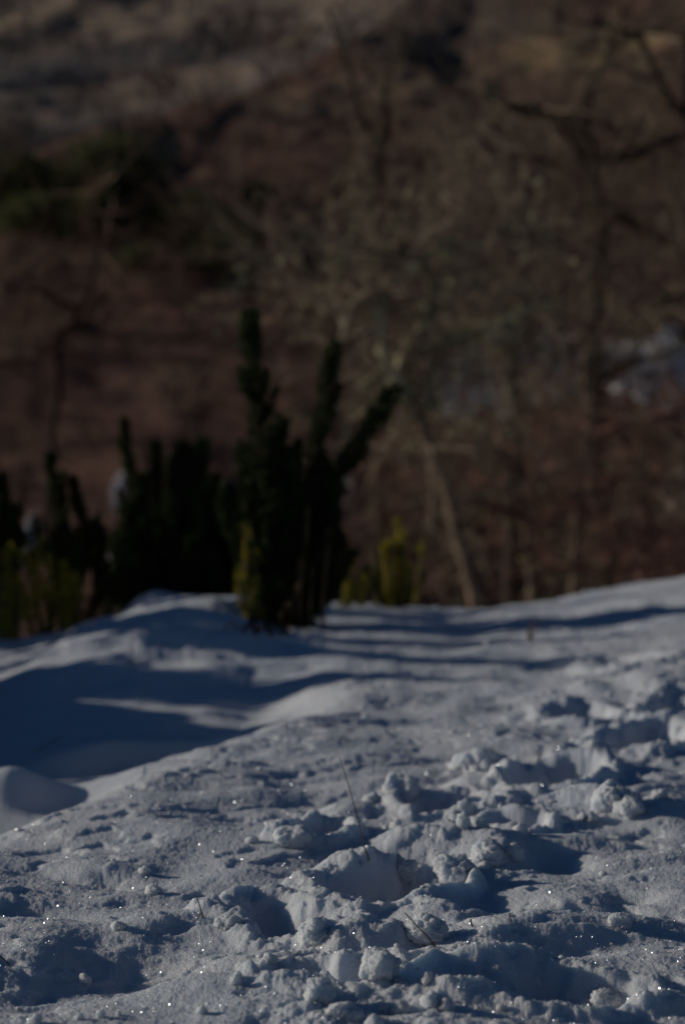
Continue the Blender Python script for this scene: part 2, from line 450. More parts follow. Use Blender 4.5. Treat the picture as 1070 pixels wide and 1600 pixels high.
def hit_hill(px, py, lo=20., hi=400.):
    v = ray(px, py); ds = np.linspace(lo, hi, 3000)
    zz = hill_full(v.x * ds, ds); k = np.argmax(zz > CAM_H + v.z * ds)
    return Vector((v.x * ds[k], ds[k], zz[k]))
def hit_snow(px, py, fine=True):
    v = ray(px, py); ds = np.linspace(1.6, 14., 3000)
    zz = snow_h(v.x * ds, ds, fine); k = np.argmax(zz > CAM_H + v.z * ds)
    return Vector((v.x * ds[k], ds[k], zz[k]))

# ---- snow lying on the far slope
def snow_patch(px, py, rx, ry, seed):
    c = hit_hill(px, py); d = c.y
    wx_, = (rx * d / FP,); 
    top = hit_hill(px, py - ry); bot = hit_hill(px, py + ry)
    hy = max(.8, (top.y - bot.y) / 2)
    g = 90
    xs = np.linspace(-1.2, 1.2, g); X, Y = np.meshgrid(xs, xs)
    m = np.sqrt(X ** 2 + Y ** 2) + .75 * fbm(X * 2.2 + seed, Y * 2.2, seed, 4, .6)
    wx = c.x + X * wx_; wy = (top.y + bot.y) / 2 + Y * hy
    Z = hill_full(wx, wy) + np.clip((.85 - m) * .4, -.12, .10)
    keep = m < .95
    idx = np.arange(g * g).reshape(g, g)
    q = np.stack([idx[:-1, :-1], idx[:-1, 1:], idx[1:, 1:], idx[1:, :-1]], -1)
    kk = keep[:-1, :-1] & keep[:-1, 1:] & keep[1:, 1:] & keep[1:, :-1]
    Fq = q[kk]
    used = np.unique(Fq); remap = -np.ones(g * g, int); remap[used] = np.arange(len(used))
    Vv = np.stack([wx, wy, Z], -1).reshape(-1, 3)[used]
    o = mesh_np('snow_patch', Vv, remap[Fq], M_SNOWFAR)
    tag(o, kind='structure')
for i, a in enumerate([(1030, 588, 100, 66), (795, 590, 110, 62), (715, 612, 60, 50), (910, 550, 60, 28), (183, 776, 10, 5), (535, 762, 16, 9),
                       (42, 850, 11, 22), (165, 905, 9, 18), (1060, 775, 25, 16)]):
    snow_patch(*a, seed=200 + i)

# ------------------------------------------------------------------ lumps of snow
def ico(sub):
    import bmesh
    bm = bmesh.new(); bmesh.ops.create_icosphere(bm, subdivisions=sub, radius=1)
    V = np.array([v.co[:] for v in bm.verts]); F = np.array([[v.index for v in f.verts] for f in bm.faces]); bm.free()
    return V, F
IC5, IF5 = ico(5); IC2, IF2 = ico(2); IC3, IF3 = ico(3)
def lumpy(V, seed, a=.48):
    o = Vector((seed * 3.7, seed * 1.3, seed * .7)); out = np.empty(len(V))
    for i, v in enumerate(V):
        p = Vector(v)
        out[i] = 1 + a * mnoise.noise(p * 1.3 + o) + a * .7 * (.5 - abs(mnoise.noise(p * 2.8 + o))) * 1.2 + a * .45 * (.4 - abs(mnoise.noise(p * 7 + o))) + a * .2 * mnoise.noise(p * 17 + o)
    return V * out[:, None]
def lump(px, py, w, h, dpt, seed, label):
    """centre pixel, half width px, half height px"""
    g = hit_snow(px, py + h * .8)
    r = w * g.y / FP; hh = h * g.y / FP
    V = lumpy(IC5, seed) * np.array([r, r * dpt, hh * 1.15])
    c, s_ = math.cos(seed), math.sin(seed)
    V = np.stack([V[:, 0] * c - V[:, 1] * s_, V[:, 0] * s_ + V[:, 1] * c, V[:, 2]], -1) if dpt > .95 else V
    o = mesh_np('snow_lump', V, IF5, M_SNOW)
    o.location = (g.x, g.y + r * .3, g.z + hh * .12)
    tag(o, label, 'snow lump', 'loose lumps of snow beside the footprints')
LUMPS = [
 (455, 1305, 27, 16, 1, 1.1, 'bright angular snow lump left of the long grass stalk on smooth crust'),
 (627, 1222, 24, 19, 1, 2.3, 'pointed bright snow lump just right of the tip of the long grass stalk'),
 (748, 1188, 38, 22, .8, 3.9, 'broad blocky snow lump, the farthest large one, lying on smooth crust before the footprints'),
 (628, 1353, 17, 20, 1, 4.2, 'upright rounded snow lump just right of the foot of the long grass stalk'),
 (665, 1452, 30, 22, 1, 5.4, 'crumbly white snow lump touching the leaning dark twig in the tracks'),
 (497, 1545, 20, 22, 1, 6.6, 'round snow lump sitting inside the footprint nearest the camera'),
 (492, 1455, 22, 19, 1, 7.7, 'bright snow lump at the right rim of the large dark footprint on the left'),
 (240, 1391, 12, 9, 1, 8.1, 'small pale snow lump alone on crust up and left of the short brown stalk'),
 (355, 1440, 17, 13, 1, 9.4, 'rounded snow lump just right of the short brown stalk'),
 (186, 1447, 11, 8, .7, 10.2, 'small crescent snow lump lying left of the short brown stalk'),
 (712, 1352, 30, 22, 1, 11.1, 'cauliflower-like snow lump at the right rim of the central footprint'),
 (765, 1330, 26, 20, 1, 12.9, 'knobbly snow lump just before the smooth crust plate right of the tracks'),
 (968, 1437, 18, 10, 1, 13.3, 'low snow lump in a shallow hollow near the right edge of the photo'),
 (945, 1552, 24, 13, 1, 14.8, 'low pale snow lump at the bottom right corner of the snow'),
 (955, 1243, 24, 24, 1, 15.5, 'bright steep snow lump on the right wall of the largest footprint'),
 (985, 1260, 20, 16, 1, 16.1, 'knobbly snow lump between the largest footprint and the right edge'),
 (535, 1580, 26, 14, 1, 17.4, 'snow lump at the very bottom edge below the nearest footprint'),
 (580, 1246, 13, 9, 1, 18.4, 'small snow lump crossed behind by the upper half of the long grass stalk'),
 (393, 1312, 9, 6, 1, 19.4, 'tiny snow lump left of the bright angular lump'),
 (1030, 1240, 11, 9, 1, 20.4, 'small bright snow lump near the right edge beyond the smooth plate'),
 (592, 1500, 27, 20, 1, 21.4, 'crumbled snow lump standing between the two footprints nearest the camera'),
]
for L in LUMPS: lump(*L)

# crumbs: uncountable small clots
G = Geo()
protos = [lumpy(IC2, 30 + k, .5) for k in range(6)]
protos3 = [lumpy(IC3, 40 + k, .5) for k in range(6)]
n = 9000
dd = 1 / RNG.uniform(1 / 9.0, 1 / 2.3, n); xx = RNG.uniform(-.2, .2, n) * dd
dist = seg_dist(xx, dd, TRAIL)
pr = np.where(dist < .17, .25, .04 + .10 * (perlin(xx * 3.1, dd * 3.1, 61) > .15))
ss = hollow_s(xx, dd)
pr = pr * np.where((ss > 0) & (dd < 6.3), .04, 1)
k = RNG.random(n) < pr; xx, dd, dist = xx[k], dd[k], dist[k]
zz = snow_h(xx, dd)
for x, y, z, ds in zip(xx, dd, zz, dist):
    s_ = .0013 + .008 * RNG.random() ** 6 * (1.5 if ds < .2 else .8)
    big = s_ > .005
    P = protos3[RNG.integers(6)] if big else protos[RNG.integers(6)]
    a = RNG.random() * 6.28; c, q = math.cos(a), math.sin(a)
    Vv = P * s_ * RNG.uniform(.7, 1.2, 3)
    Vv = np.stack([Vv[:, 0] * c - Vv[:, 1] * q + x, Vv[:, 0] * q + Vv[:, 1] * c + y, Vv[:, 2] + z + s_ * .3], -1)
    G.add(Vv, IF3 if big else IF2)
o = G.build('snow_crumbs', M_SNOW)
tag(o, 'fine crumbs of loose snow scattered over the crust and tracks', 'snow crumbs', kind='stuff')

# frost crystals: tiny facets lying at every angle, a few of them catch the sun
n = 90000
dd = 1 / RNG.uniform(1 / 9.0, 1 / 2.3, n); xx = RNG.uniform(-.19, .19, n) * dd
zz = snow_h(xx, dd)
nrm = RNG.normal(size=(n, 3)); nrm[:, 2] = np.abs(nrm[:, 2]) + .3; nrm /= np.linalg.norm(nrm, axis=1)[:, None]
a = np.cross(nrm, [0.3, .2, .9]); a /= np.linalg.norm(a, axis=1)[:, None]; bb = np.cross(nrm, a)
s_ = (.0003 + .0008 * RNG.random(n) ** 4)[:, None]
c = np.stack([xx, dd, zz + .0012], -1)
V = np.concatenate([c + s_ * (np.cos(t) * a + np.sin(t) * bb) for t in np.arange(6) * math.pi / 3], 1).reshape(-1, 3)
F = np.arange(n * 6).reshape(-1, 6)
o = mesh_np('frost_crystals', V, F, M_ICE, smooth=False)
tag(o, 'tiny sparkling frost crystals on the snow crust', 'frost crystals', kind='stuff')

# ------------------------------------------------------------------ stalks in the snow
def stalk(name, pts, r0, r1, label, mat=M_STALK, d=None, bow=0.):
    """pts: base pixel, then (px,py,dy) with dy metres nearer/farther than the base"""
    g = hit_snow(*pts[0]) if d is None else at(pts[0][0], pts[0][1], d)
    P = [g - Vector((0, 0, .02)), g]
    for (px, py, dy) in pts[1:]: P.append(at(px, py, g.y + dy))
    # resample
    Q = []
    for i in range(len(P) - 1):
        for t in np.linspace(0, 1, 6)[:-1]: Q.append(P[i].lerp(P[i + 1], t))
    Q.append(P[-1])
    Q = [(q + Vector((mnoise.noise(q * 60) * r0 * .6, mnoise.noise(q * 60 + Vector((5, 5, 5))) * r0 * .6, 0))) - g for q in Q]
    G = Geo(); G.tube(Q, np.linspace(r0, r1, len(Q)), 7)
    o = G.build(name, mat); o.location = g
    tag(o, label, 'dry stalk')
    return o
stalk('grass_stalk', [(576, 1352), (570, 1325, -.005), (558, 1275, -.012), (543, 1222, -.018), (530, 1183, -.02)], .0012, .0005, 'long thin brown grass stalk standing out of the snow beside the tracks')
stalk('grass_stalk', [(318, 1436), (313, 1418, 0), (307, 1400, -.004)], .0014, .0007, 'short brown stalk poking from smooth crust in the lower left')
stalk('twig', [(681, 1480), (668, 1464, -.01), (650, 1446, -.02), (632, 1426, -.02)], .0012, .0007, 'dark thin twig leaning left out of the broken snow in the tracks')
stalk('twig', [(684, 1470), (665, 1468, -.002), (640, 1470, -.004)], .0010, .0006, 'short dark twig lying flat across the foot of the leaning twig')
stalk('grass_stalk', [(799, 1443), (797, 1434, 0), (795, 1426, 0)], .0010, .0006, 'tiny brown stalk tip standing right of the footprints')
stalk('grass_stalk', [(738, 1448), (736, 1443, 0), (735, 1436, 0)], .0013, .0009, 'stubby brown stalk end left of the tiny stalk tip')
stalk('grass_stalk', [(16, 1508), (4, 1497, -.01), (-12, 1484, -.02)], .0012, .0008, 'brown stalk leaning out past the left edge of the photo')
stalk('grass_stalk', [(207, 1040), (206, 1010, -.01), (211, 985, 0), (208, 975, 0)], .0018, .0009, 'faint thin stalk standing in the blurred snow on the left')
stalk('grass_stalk', [(55, 1175), (85, 1158, .01), (100, 1150, .01)], .0014, .0009, 'thin dark stalk lying in the blue shade of the hollow')
# tuft of dry stalks farther up the snow
tuft = empty('dry_grass_tuft', hit_snow(825, 1002), 'small dry brown grass tuft standing in the blurred snow on the right', 'grass tuft', None)
for (dx, dz, dy) in [(.012, .075, 0), (.03, .065, .01), (.002, .06, -.01), (.04, .045, 0)]:
    Gt = Geo(); Gt.tube([Vector((0, 0, -.02)), Vector((dx * .4, dy * .5, dz * .5)), Vector((dx, dy, dz))], [.0028, .0022, .0012], 5)
    Gt.build('blade', M_STALK, tuft)

# ------------------------------------------------------------------ evergreen shrubs
def leaves_along(G, pts, rad, n, ll=.014, lw=.0026, up=.62, rng=RNG):
    P = np.array([tuple(p) for p in pts]); rad = np.asarray(rad)
    m = len(P) - 1
    t = rng.random(n) * m; i = np.minimum(t.astype(int), m - 1); f = (t - i)[:, None]
    c = P[i] * (1 - f) + P[i + 1] * f; r = rad[i] * (1 - f[:, 0]) + rad[i + 1] * f[:, 0]
    T = P[i + 1] - P[i]; T /= np.linalg.norm(T, axis=1)[:, None]
    dirr = rng.normal(size=(n, 3)); dirr -= (dirr * T).sum(1)[:, None] * T; dirr /= np.linalg.norm(dirr, axis=1)[:, None] + 1e-9
    rr_ = r * np.sqrt(rng.random(n)) * (1 + .25 * np.sin(t * 23 + dirr[:, 0] * 3))
    c = c + dirr * rr_[:, None]
    ax = dirr * (1 - up) + T * up + rng.normal(size=(n, 3)) * .25; ax /= np.linalg.norm(ax, axis=1)[:, None]
    sd_ = np.cross(ax, rng.normal(size=(n, 3))); sd_ /= np.linalg.norm(sd_, axis=1)[:, None] + 1e-9
    L = (ll * rng.uniform(.7, 1.4, n))[:, None]; W = (lw * rng.uniform(.7, 1.3, n))[:, None]
    V = np.stack([c, c + ax * L * .5 + sd_ * W, c + ax * L, c + ax * L * .5 - sd_ * W], 1).reshape(-1, 3)
    G.add(V, np.arange(n * 4).reshape(-1, 4))

def shrub(name, base, spires, label, leaf=M_LEAF, group=None, cat='shrub', dens=6500, stemmat=M_STEM, bare=()):
    """base (px,py,d); spires: list of [ (px,py,dy)... ], radius (m) at mid, tip radius"""
    b0 = at(*base); gz = sz(b0.x, b0.y, False)
    root = Vector((b0.x, b0.y, gz))
    o = empty(name, root, label, cat, group)
    for (pts, rm, rt) in spires:
        P = [Vector((random.uniform(-.05, .05), random.uniform(-.05, .05), -.03))]
        P[0].x += (pts[0][0] - base[0]) * base[2] / FP * .6
        for (px, py, dy) in pts: P.append(at(px, py, base[2] + dy) - root)
        Q = [];  # smooth resample
        for i in range(len(P) - 1):
            for t in np.linspace(0, 1, 5)[:-1]: Q.append(P[i].lerp(P[i + 1], t))
        Q.append(P[-1])
        Q = [q + Vector((mnoise.noise(q * 6 + Vector((rm * 99, 0, 0))), mnoise.noise(q * 6 + Vector((0, 9, 0))), 0)) * .02 for q in Q]
        L = sum((Q[i + 1] - Q[i]).length for i in range(len(Q) - 1))
        Gs = Geo(); Gs.tube(Q, np.linspace(.007, .002, len(Q)), 5)
        st = Gs.build('stem', stemmat, o)
        tt = np.linspace(0, 1, len(Q))
        rad = np.interp(tt, [0, .12, .5, .94, 1], [rm * .25 if leaf is M_LEAF else .002, rm * .6 if leaf is M_LEAF else rm * .4, rm * .6, rt * .8, rt * .55])
        rad = rad * (1 + .10 * np.sin(tt * 19 + rm * 300)) * random.uniform(.8, 1.15)
        Gl = Geo(); leaves_along(Gl, Q, rad, int(dens * L * (rm / .045)))
        for q in range(int(L * (16 if leaf is M_LEAF else 8))):
            t = random.uniform(.18, .97); kk = int(t * (len(Q) - 1)); T = (Q[kk + 1] - Q[kk]).normalized()
            sd_ = Vector((random.gauss(0, 1), random.gauss(0, 1), 0)).normalized()
            ln = random.uniform(.05, .17) * (1.15 - t) * 1.3 * (rm / .045) + .025
            e1 = Q[kk] + (T + sd_ * .8).normalized() * ln * .55; e2 = e1 + (T + sd_ * .25).normalized() * ln * .6
            Gs2 = [Q[kk], e1, e2]
            leaves_along(Gl, Gs2, [.012, .014, .006], int(dens * .034 * (ln / .1) * 1.6))
        Gl.build('foliage', leaf, st)
    for (pts, r0) in bare:
        P = [Vector(((pts[0][0] - base[0]) * base[2] / FP, 0, -.02))]
        for (px, py, dy) in pts: P.append(at(px, py, base[2] + dy) - root)
        Gs = Geo(); Gs.tube(P, np.linspace(r0, r0 * .6, len(P)), 6); Gs.build('bare_stem', M_STEM, o)
    return o

GR = 'evergreen shrubs along the edge of the snow bank'
shrub('evergreen_shrub', (462, 985, 7.7), [
    ([(430, 900, 0), (402, 700, .02), (396, 560, 0), (393, 486, 0)], .040, .040),
    ([(470, 880, 0), (488, 720, .05), (505, 620, .05), (520, 535, .05)], .038, .030),
    ([(500, 860, 0), (525, 745, 0), (580, 670, -.03), (626, 605, -.03)], .036, .034),
    ([(420, 900, .08), (425, 760, .1), (440, 655, .1)], .048, .02),
    ([(445, 900, -.05), (455, 800, -.05), (470, 690, 0)], .05, .018),
    ([(400, 900, .05), (385, 790, .05), (378, 700, .05)], .045, .02),
    ([(480, 900, .1), (490, 800, .1), (500, 700, .1)], .05, .02),
    ([(410, 920, -.06), (405, 850, -.06), (415, 740, -.05)], .055, .02),
    ([(500, 900, .05), (520, 830, .05), (530, 760, .05)], .035, .015),
    ([(440, 940, -.08), (440, 880, -.08), (432, 800, -.08)], .06, .03),
    ([(395, 930, 0), (372, 850, 0), (362, 760, 0)], .05, .02), ([(415, 930, 0), (412, 820, 0), (405, 720, 0)], .055, .03), ([(485, 930, 0), (478, 850, 0), (484, 740, 0)], .05, .02),
    ([(500, 930, .1), (508, 870, .1), (512, 800, .1)], .045, .02), ([(455, 930, .1), (448, 780, .1), (452, 700, .1)], .05, .02),
    ], 'tallest dark evergreen shrub with three upright spires and bare tan stems at its foot', group=GR,
    bare=[([(468, 930, -.12), (478, 850, -.12), (482, 790, -.12)], .006), ([(505, 930, -.12), (512, 860, -.12), (514, 825, -.1)], .006),
          ([(440, 960, -.14), (462, 925, -.14), (475, 895, -.12)], .005), ([(484, 950, -.12), (488, 900, -.12), (484, 860, -.12)], .006), ([(455, 950, -.12), (466, 900, -.12), (470, 860, -.12)], .005)])
shrub('evergreen_shrub', (270, 985, 9.3), [
    ([(225, 880, 0), (208, 760, 0), (194, 655, 0)], .045, .018), ([(250, 880, .05), (246, 780, 0), (250, 690, 0)], .055, .02),
    ([(280, 880, 0), (285, 780, 0), (285, 690, 0)], .05, .03), ([(310, 880, 0), (315, 770, 0), (322, 685, 0)], .045, .035),
    ([(340, 900, 0), (345, 840, 0), (350, 775, 0)], .06, .03), ([(200, 920, 0), (195, 850, 0), (205, 790, 0)], .05, .03),
    ([(265, 920, -.1), (270, 860, -.1), (262, 770, -.1)], .07, .03), ([(300, 920, -.1), (305, 860, -.1), (305, 790, -.1)], .07, .03),
    ([(235, 930, -.1), (232, 880, -.1), (228, 810, -.1)], .07, .03), ([(270, 900, .1), (268, 800, .1), (270, 715, .1)], .05, .02), ([(225, 900, .1), (228, 820, .1), (222, 740, .1)], .05, .02),
    ([(295, 900, .1), (300, 810, .1), (303, 700, .1)], .05, .02), ([(325, 900, .1), (330, 820, .1), (338, 740, .1)], .05, .02), ([(190, 930, .1), (184, 880, .1), (180, 830, .1)], .045, .02), ([(280, 940, -.15), (285, 900, -.15), (288, 850, -.15)], .08, .04), ([(335, 940, -.1), (330, 900, -.1), (325, 850, -.1)], .08, .04), ([(210, 945, -.1), (205, 910, -.1), (200, 870, -.1)], .08, .04), ([(370, 940, .1), (378, 900, .1), (380, 850, .1)], .07, .03), ([(350, 930, 0), (365, 870, 0), (362, 800, 0)], .05, .03)],
    'broad dark evergreen shrub with many short spires left of the tallest one', group=GR)
shrub('evergreen_shrub', (110, 1000, 9.2), [
    ([(115, 890, 0), (95, 790, 0), (76, 708, 0)], .04, .018), ([(125, 900, 0), (130, 830, 0), (118, 745, 0)], .05, .02),
    ([(150, 920, 0), (158, 880, 0), (150, 815, 0)], .05, .02), ([(100, 930, -.1), (100, 880, -.1), (95, 820, -.1)], .06, .03), ([(175, 940, .1), (180, 900, .1), (186, 860, .1)], .04, .02)],
    'slender dark evergreen shrub with one long leaning spire near the left edge', group=GR)
shrub('evergreen_shrub', (-5, 1030, 9.1), [
    ([(0, 900, 0), (8, 820, 0), (2, 740, 0)], .045, .025), ([(20, 900, 0), (22, 850, 0), (20, 790, 0)], .05, .02), ([(-30, 900, 0), (-25, 800, 0), (-30, 720, 0)], .06, .03),
    ([(15, 960, -.1), (12, 920, -.1), (8, 880, -.1)], .07, .04)],
    'dark evergreen shrub cut off by the left edge of the photo', group=GR)
YL = 'yellow-green sunlit shrubs among the dark ones'
shrub('young_shrub', (85, 1000, 8.2), [([(70, 940, 0), (62, 890, 0), (64, 840, 0)], .022, .010), ([(95, 950, 0), (110, 915, 0), (105, 880, 0)], .024, .012),
    ([(40, 960, 0), (36, 930, 0), (28, 900, 0)], .03, .015), ([(85, 960, 0), (82, 920, 0), (80, 870, 0)], .02, .01),
    ([(55, 950, 0), (52, 900, 0), (46, 855, 0)], .024, .012), ([(18, 960, 0), (15, 910, 0), (8, 860, 0)], .024, .012), ([(120, 960, 0), (124, 930, 0), (120, 900, 0)], .02, .01)],
    'loose yellow-green shrub near the left edge before the dark leaning spire', M_LEAFY, YL, dens=3000)
shrub('young_shrub', (388, 965, 7.55), [([(384, 920, 0), (388, 870, 0), (384, 815, 0)], .017, .014), ([(380, 940, 0), (376, 915, 0), (378, 895, 0)], .014, .010), ([(400, 930, .05), (402, 890, .05), (398, 860, .05)], .012, .008)],
    'narrow yellow-green shrub against the dark foot of the tallest evergreen', M_LEAFY, YL, dens=1300)
shrub('young_shrub', (618, 975, 8.1), [([(620, 925, 0), (622, 870, 0), (621, 812, 0)], .030, .012), ([(608, 930, 0), (604, 880, 0), (606, 850, 0)], .028, .012), ([(628, 935, 0), (634, 900, 0), (632, 850, 0)], .022, .012)],
    'brightest yellow-green shrub standing alone right of the tallest evergreen', M_LEAFY, YL, dens=3000)
shrub('young_shrub', (550, 975, 8.15), [([(540, 935, 0), (540, 900, 0), (538, 850, 0)], .02, .012), ([(562, 945, 0), (564, 925, 0), (566, 905, 0)], .024, .015), ([(552, 945, 0), (550, 920, 0), (548, 880, 0)], .014, .01)],
    'low yellow-green shrub between the tallest evergreen and the brightest shrub', M_LEAFY, YL, dens=2600,
    bare=[([(588, 930, 0), (582, 880, 0), (566, 830, 0)], .006), ([(596, 930, 0), (590, 890, 0), (584, 850, 0)], .004)])
shrub('young_shrub', (655, 975, 8.2), [([(655, 930, 0), (660, 880, 0), (660, 840, 0)], .014, .01)],
    'thin small yellowish shrub farthest right of the shrubs', M_LEAFY, YL, dens=1500)
# dark low growth right below the yellow shrub
shrub('evergreen_shrub', (640, 985, 8.6), [([(625, 955, 0), (628, 940, 0), (630, 915, 0)], .05, .03), ([(640, 958, 0), (642, 945, 0), (640, 930, 0)], .04, .03), ([(600, 950, 0), (598, 940, 0), (596, 925, 0)], .045, .03)],
    'low dark evergreen shrub at the foot of the brightest yellow-green shrub', group=GR)
# dead leaves at the shrub foot
G = Geo()
for i in range(70):
    p = hit_snow(random.gauss(425, 28), random.gauss(985, 7), False)
    a = RNG.normal(size=3); a /= np.linalg.norm(a); b_ = np.cross(a, RNG.normal(size=3)); b_ /= np.linalg.norm(b_)
    s_ = random.uniform(.008, .02); c = np.array([p.x, p.y, p.z + .01])
    G.add(np.array([c - a * s_, c + b_ * s_ * .5, c + a * s_, c - b_ * s_ * .5]), [[0, 1, 2, 3]])
tag(G.build('fallen_leaves', M_DEADLEAF, smooth=False), 'dark fallen leaves littering the snow at the foot of the tallest shrub', 'fallen leaves', kind='stuff')

# ------------------------------------------------------------------ bare trees
def grow(Gl, Gt, p, d, L, r, lev, maxlev, rng, tips, spread=.55, droop=0.):
    """limbs into Gl, twigs into Gt"""
    n = 4 if lev < 2 else 3
    pts = [p.copy()]; q = p.copy(); dd_ = d.normalized()
    for i in range(n):
        dd_ = (dd_ + Vector((rng.gauss(0, .17), rng.gauss(0, .17), rng.gauss(0, .12) - droop * (lev > 1)))).normalized()
        q = q + dd_ * L / n; pts.append(q.copy())
    r1 = r * .55
    (Gl if lev < 2 else Gt).tube(pts, np.linspace(r, r1, n + 1), 6 if lev == 0 else (5 if lev == 1 else 3))
    if lev >= maxlev: tips.append(q); return
    nb = rng.choice([3, 4]) if lev < 3 else 3
    for i in range(nb):
        t = rng.uniform(.3, 1.0) if i else 1.0
        k = min(int(t * n), n - 1); bp = pts[k].lerp(pts[k + 1], t * n - k) if t < 1 else q
        nd = (dd_ + Vector((rng.gauss(0, spread), rng.gauss(0, spread), rng.gauss(.12, spread * .7)))).normalized()
        grow(Gl, Gt, bp, nd, L * rng.uniform(.58, .78), r1 * rng.uniform(.55, .9), lev + 1, maxlev, rng, tips, spread, droop)
def tufts(pts, size, per, mat, name, parent, rng):
    P = np.array([tuple(p) for p in pts]); n = len(P) * per
    c = np.repeat(P, per, 0) + rng.normal(size=(n, 3)) * size
    a = rng.normal(size=(n, 3)); a /= np.linalg.norm(a, axis=1)[:, None]; b_ = np.cross(a, rng.normal(size=(n, 3))); b_ /= np.linalg.norm(b_, axis=1)[:, None]
    s_ = (size * rng.uniform(.25, .7, n))[:, None]
    V = np.stack([c - a * s_, c + b_ * s_ * .45, c + a * s_, c - b_ * s_ * .45], 1).reshape(-1, 3)
    return tag(mesh_np(name, V, np.arange(n * 4).reshape(-1, 4), mat, parent, smooth=False), kind='stuff')

def bare_tree(seed, H, maxlev, bark, twig, multi=3, lichen=False, spread=.5):
    rng = random.Random(seed)
    o = empty('bare_tree', (0, 0, 0))
    Gl, Gt, tips = Geo(), Geo(), []
    for k in range(multi):
        a = rng.random() * 6.28
        d = Vector((math.cos(a) * .35, math.sin(a) * .35, 1)) if multi > 1 else Vector((.05, 0, 1))
        grow(Gl, Gt, Vector((math.cos(a) * .12, math.sin(a) * .12, -.2)), d, H * .36, H * .016, 0, maxlev, rng, tips, spread)
    Gl.build('trunk', bark, o); cr = Gt.build('crown', twig, o)
    if lichen: tufts(tips[::5], .06, 3, M_LICHEN, 'lichen', cr, RNG)
    return o
def copy_tree(o, parent=None):
    c = o.copy(); COL.objects.link(c)
    if parent: c.parent = parent
    for ch in list(o.children): copy_tree(ch, c)
    return c
TWG = 'bare scrub trees covering the far side of the gully'
protos_t = [bare_tree(5, 3.2, 5, M_BARK, M_TWIG, 4), bare_tree(9, 4.2, 5, M_DARKBARK, M_TWIGD, 3), bare_tree(13, 2.4, 5, M_BARK, M_TWIG, 5, spread=.7), bare_tree(21, 5.0, 5, M_BARK, M_TWIGD, 2, True)]
LBL = ['reddish-brown many-stemmed bare tree on the slope across the gully', 'dark-barked bare tree with brown twigs on the slope across the gully',
       'low spreading reddish bare bush on the slope across the gully', 'tall bare tree with pale lichen tufts on the slope across the gully']
for o, l in zip(protos_t, LBL): tag(o, l, 'bare tree' if 'bush' not in l else 'bare bush', TWG)
used = [False] * 4
def put(k, x, y, s, rz, label=None):
    if used[k]: o = copy_tree(protos_t[k])
    else: o = protos_t[k]; used[k] = True
    o.location = (x, y, hz(x, y) - .1); o.rotation_euler = (0, 0, rz); o.scale = (s, s, s)
    if label: o['label'] = label
    return o
rt = random.Random(3); cnt = 0; pos = []
def keepout(px, py):
    # open grass and the pale snow glimpses stay clear of scrub
    for (cx, cy, rx, ry, *_r) in PATCHES[6:13]:
        if ((px - cx) / (rx * .9)) ** 2 + ((py - cy) / (ry * 1.3)) ** 2 < 1: return True
    return False
placed = []
tries = 0
while cnt < 130 and tries < 6000:
    tries += 1
    px = rt.uniform(-80, 1150); py = rt.uniform(60, 960)
    p = hit_hill(px, py, 24, 120)
    if p.y > 110 or p.y < 26: continue
    if py > 560 and px > 650 and py < 660 and rt.random() < .8: continue
    if keepout(px, py - 10): continue
    if any((p.x - a) ** 2 + (p.y - b_) ** 2 < 1.7 for a, b_ in pos): continue
    k = rt.choices([0, 1, 2, 3], [4, 2, 4, .6 if px < 450 else 1.6])[0]
    s = rt.uniform(.55, 1.0) * (.6 if py < 300 else 1)
    placed.append((k, px, py, put(k, p.x, p.y, s, rt.random() * 6.28))); pos.append((p.x, p.y)); cnt += 1

BANDS = [(0, 200, 'high under the top edge'), (200, 330, 'on the upper slope'), (330, 460, 'on the middle slope'), (460, 600, 'below the middle slope'), (600, 740, 'low on the slope'), (740, 860, 'just above the shrub tops'), (860, 2000, 'right behind the snow crest')]
ORD = ['leftmost', 'second', 'third', 'fourth', 'fifth', 'sixth', 'seventh', 'eighth', 'ninth', 'tenth', 'eleventh', 'twelfth', 'thirteenth', 'fourteenth', 'fifteenth', 'sixteenth']
KIND = ['reddish-brown many-stemmed bare tree', 'dark-barked bare tree', 'low reddish bare bush', 'tall lichened bare tree']
for lo, hi, where in BANDS:
    for k in range(4):
        row = sorted([a for a in placed if a[0] == k and lo <= a[2] < hi], key=lambda a: a[1])
        for i, a in enumerate(row):
            w = 'only one' if len(row) == 1 else ('rightmost' if i == len(row) - 1 else (ORD[i] + (' from left' if i else '')))
            a[3]['label'] = ' '.join(('%s, %s of its kind %s' % (KIND[k], w, where)).split()[:16])
            a[3]['category'] = 'bare bush' if k == 2 else 'bare tree'
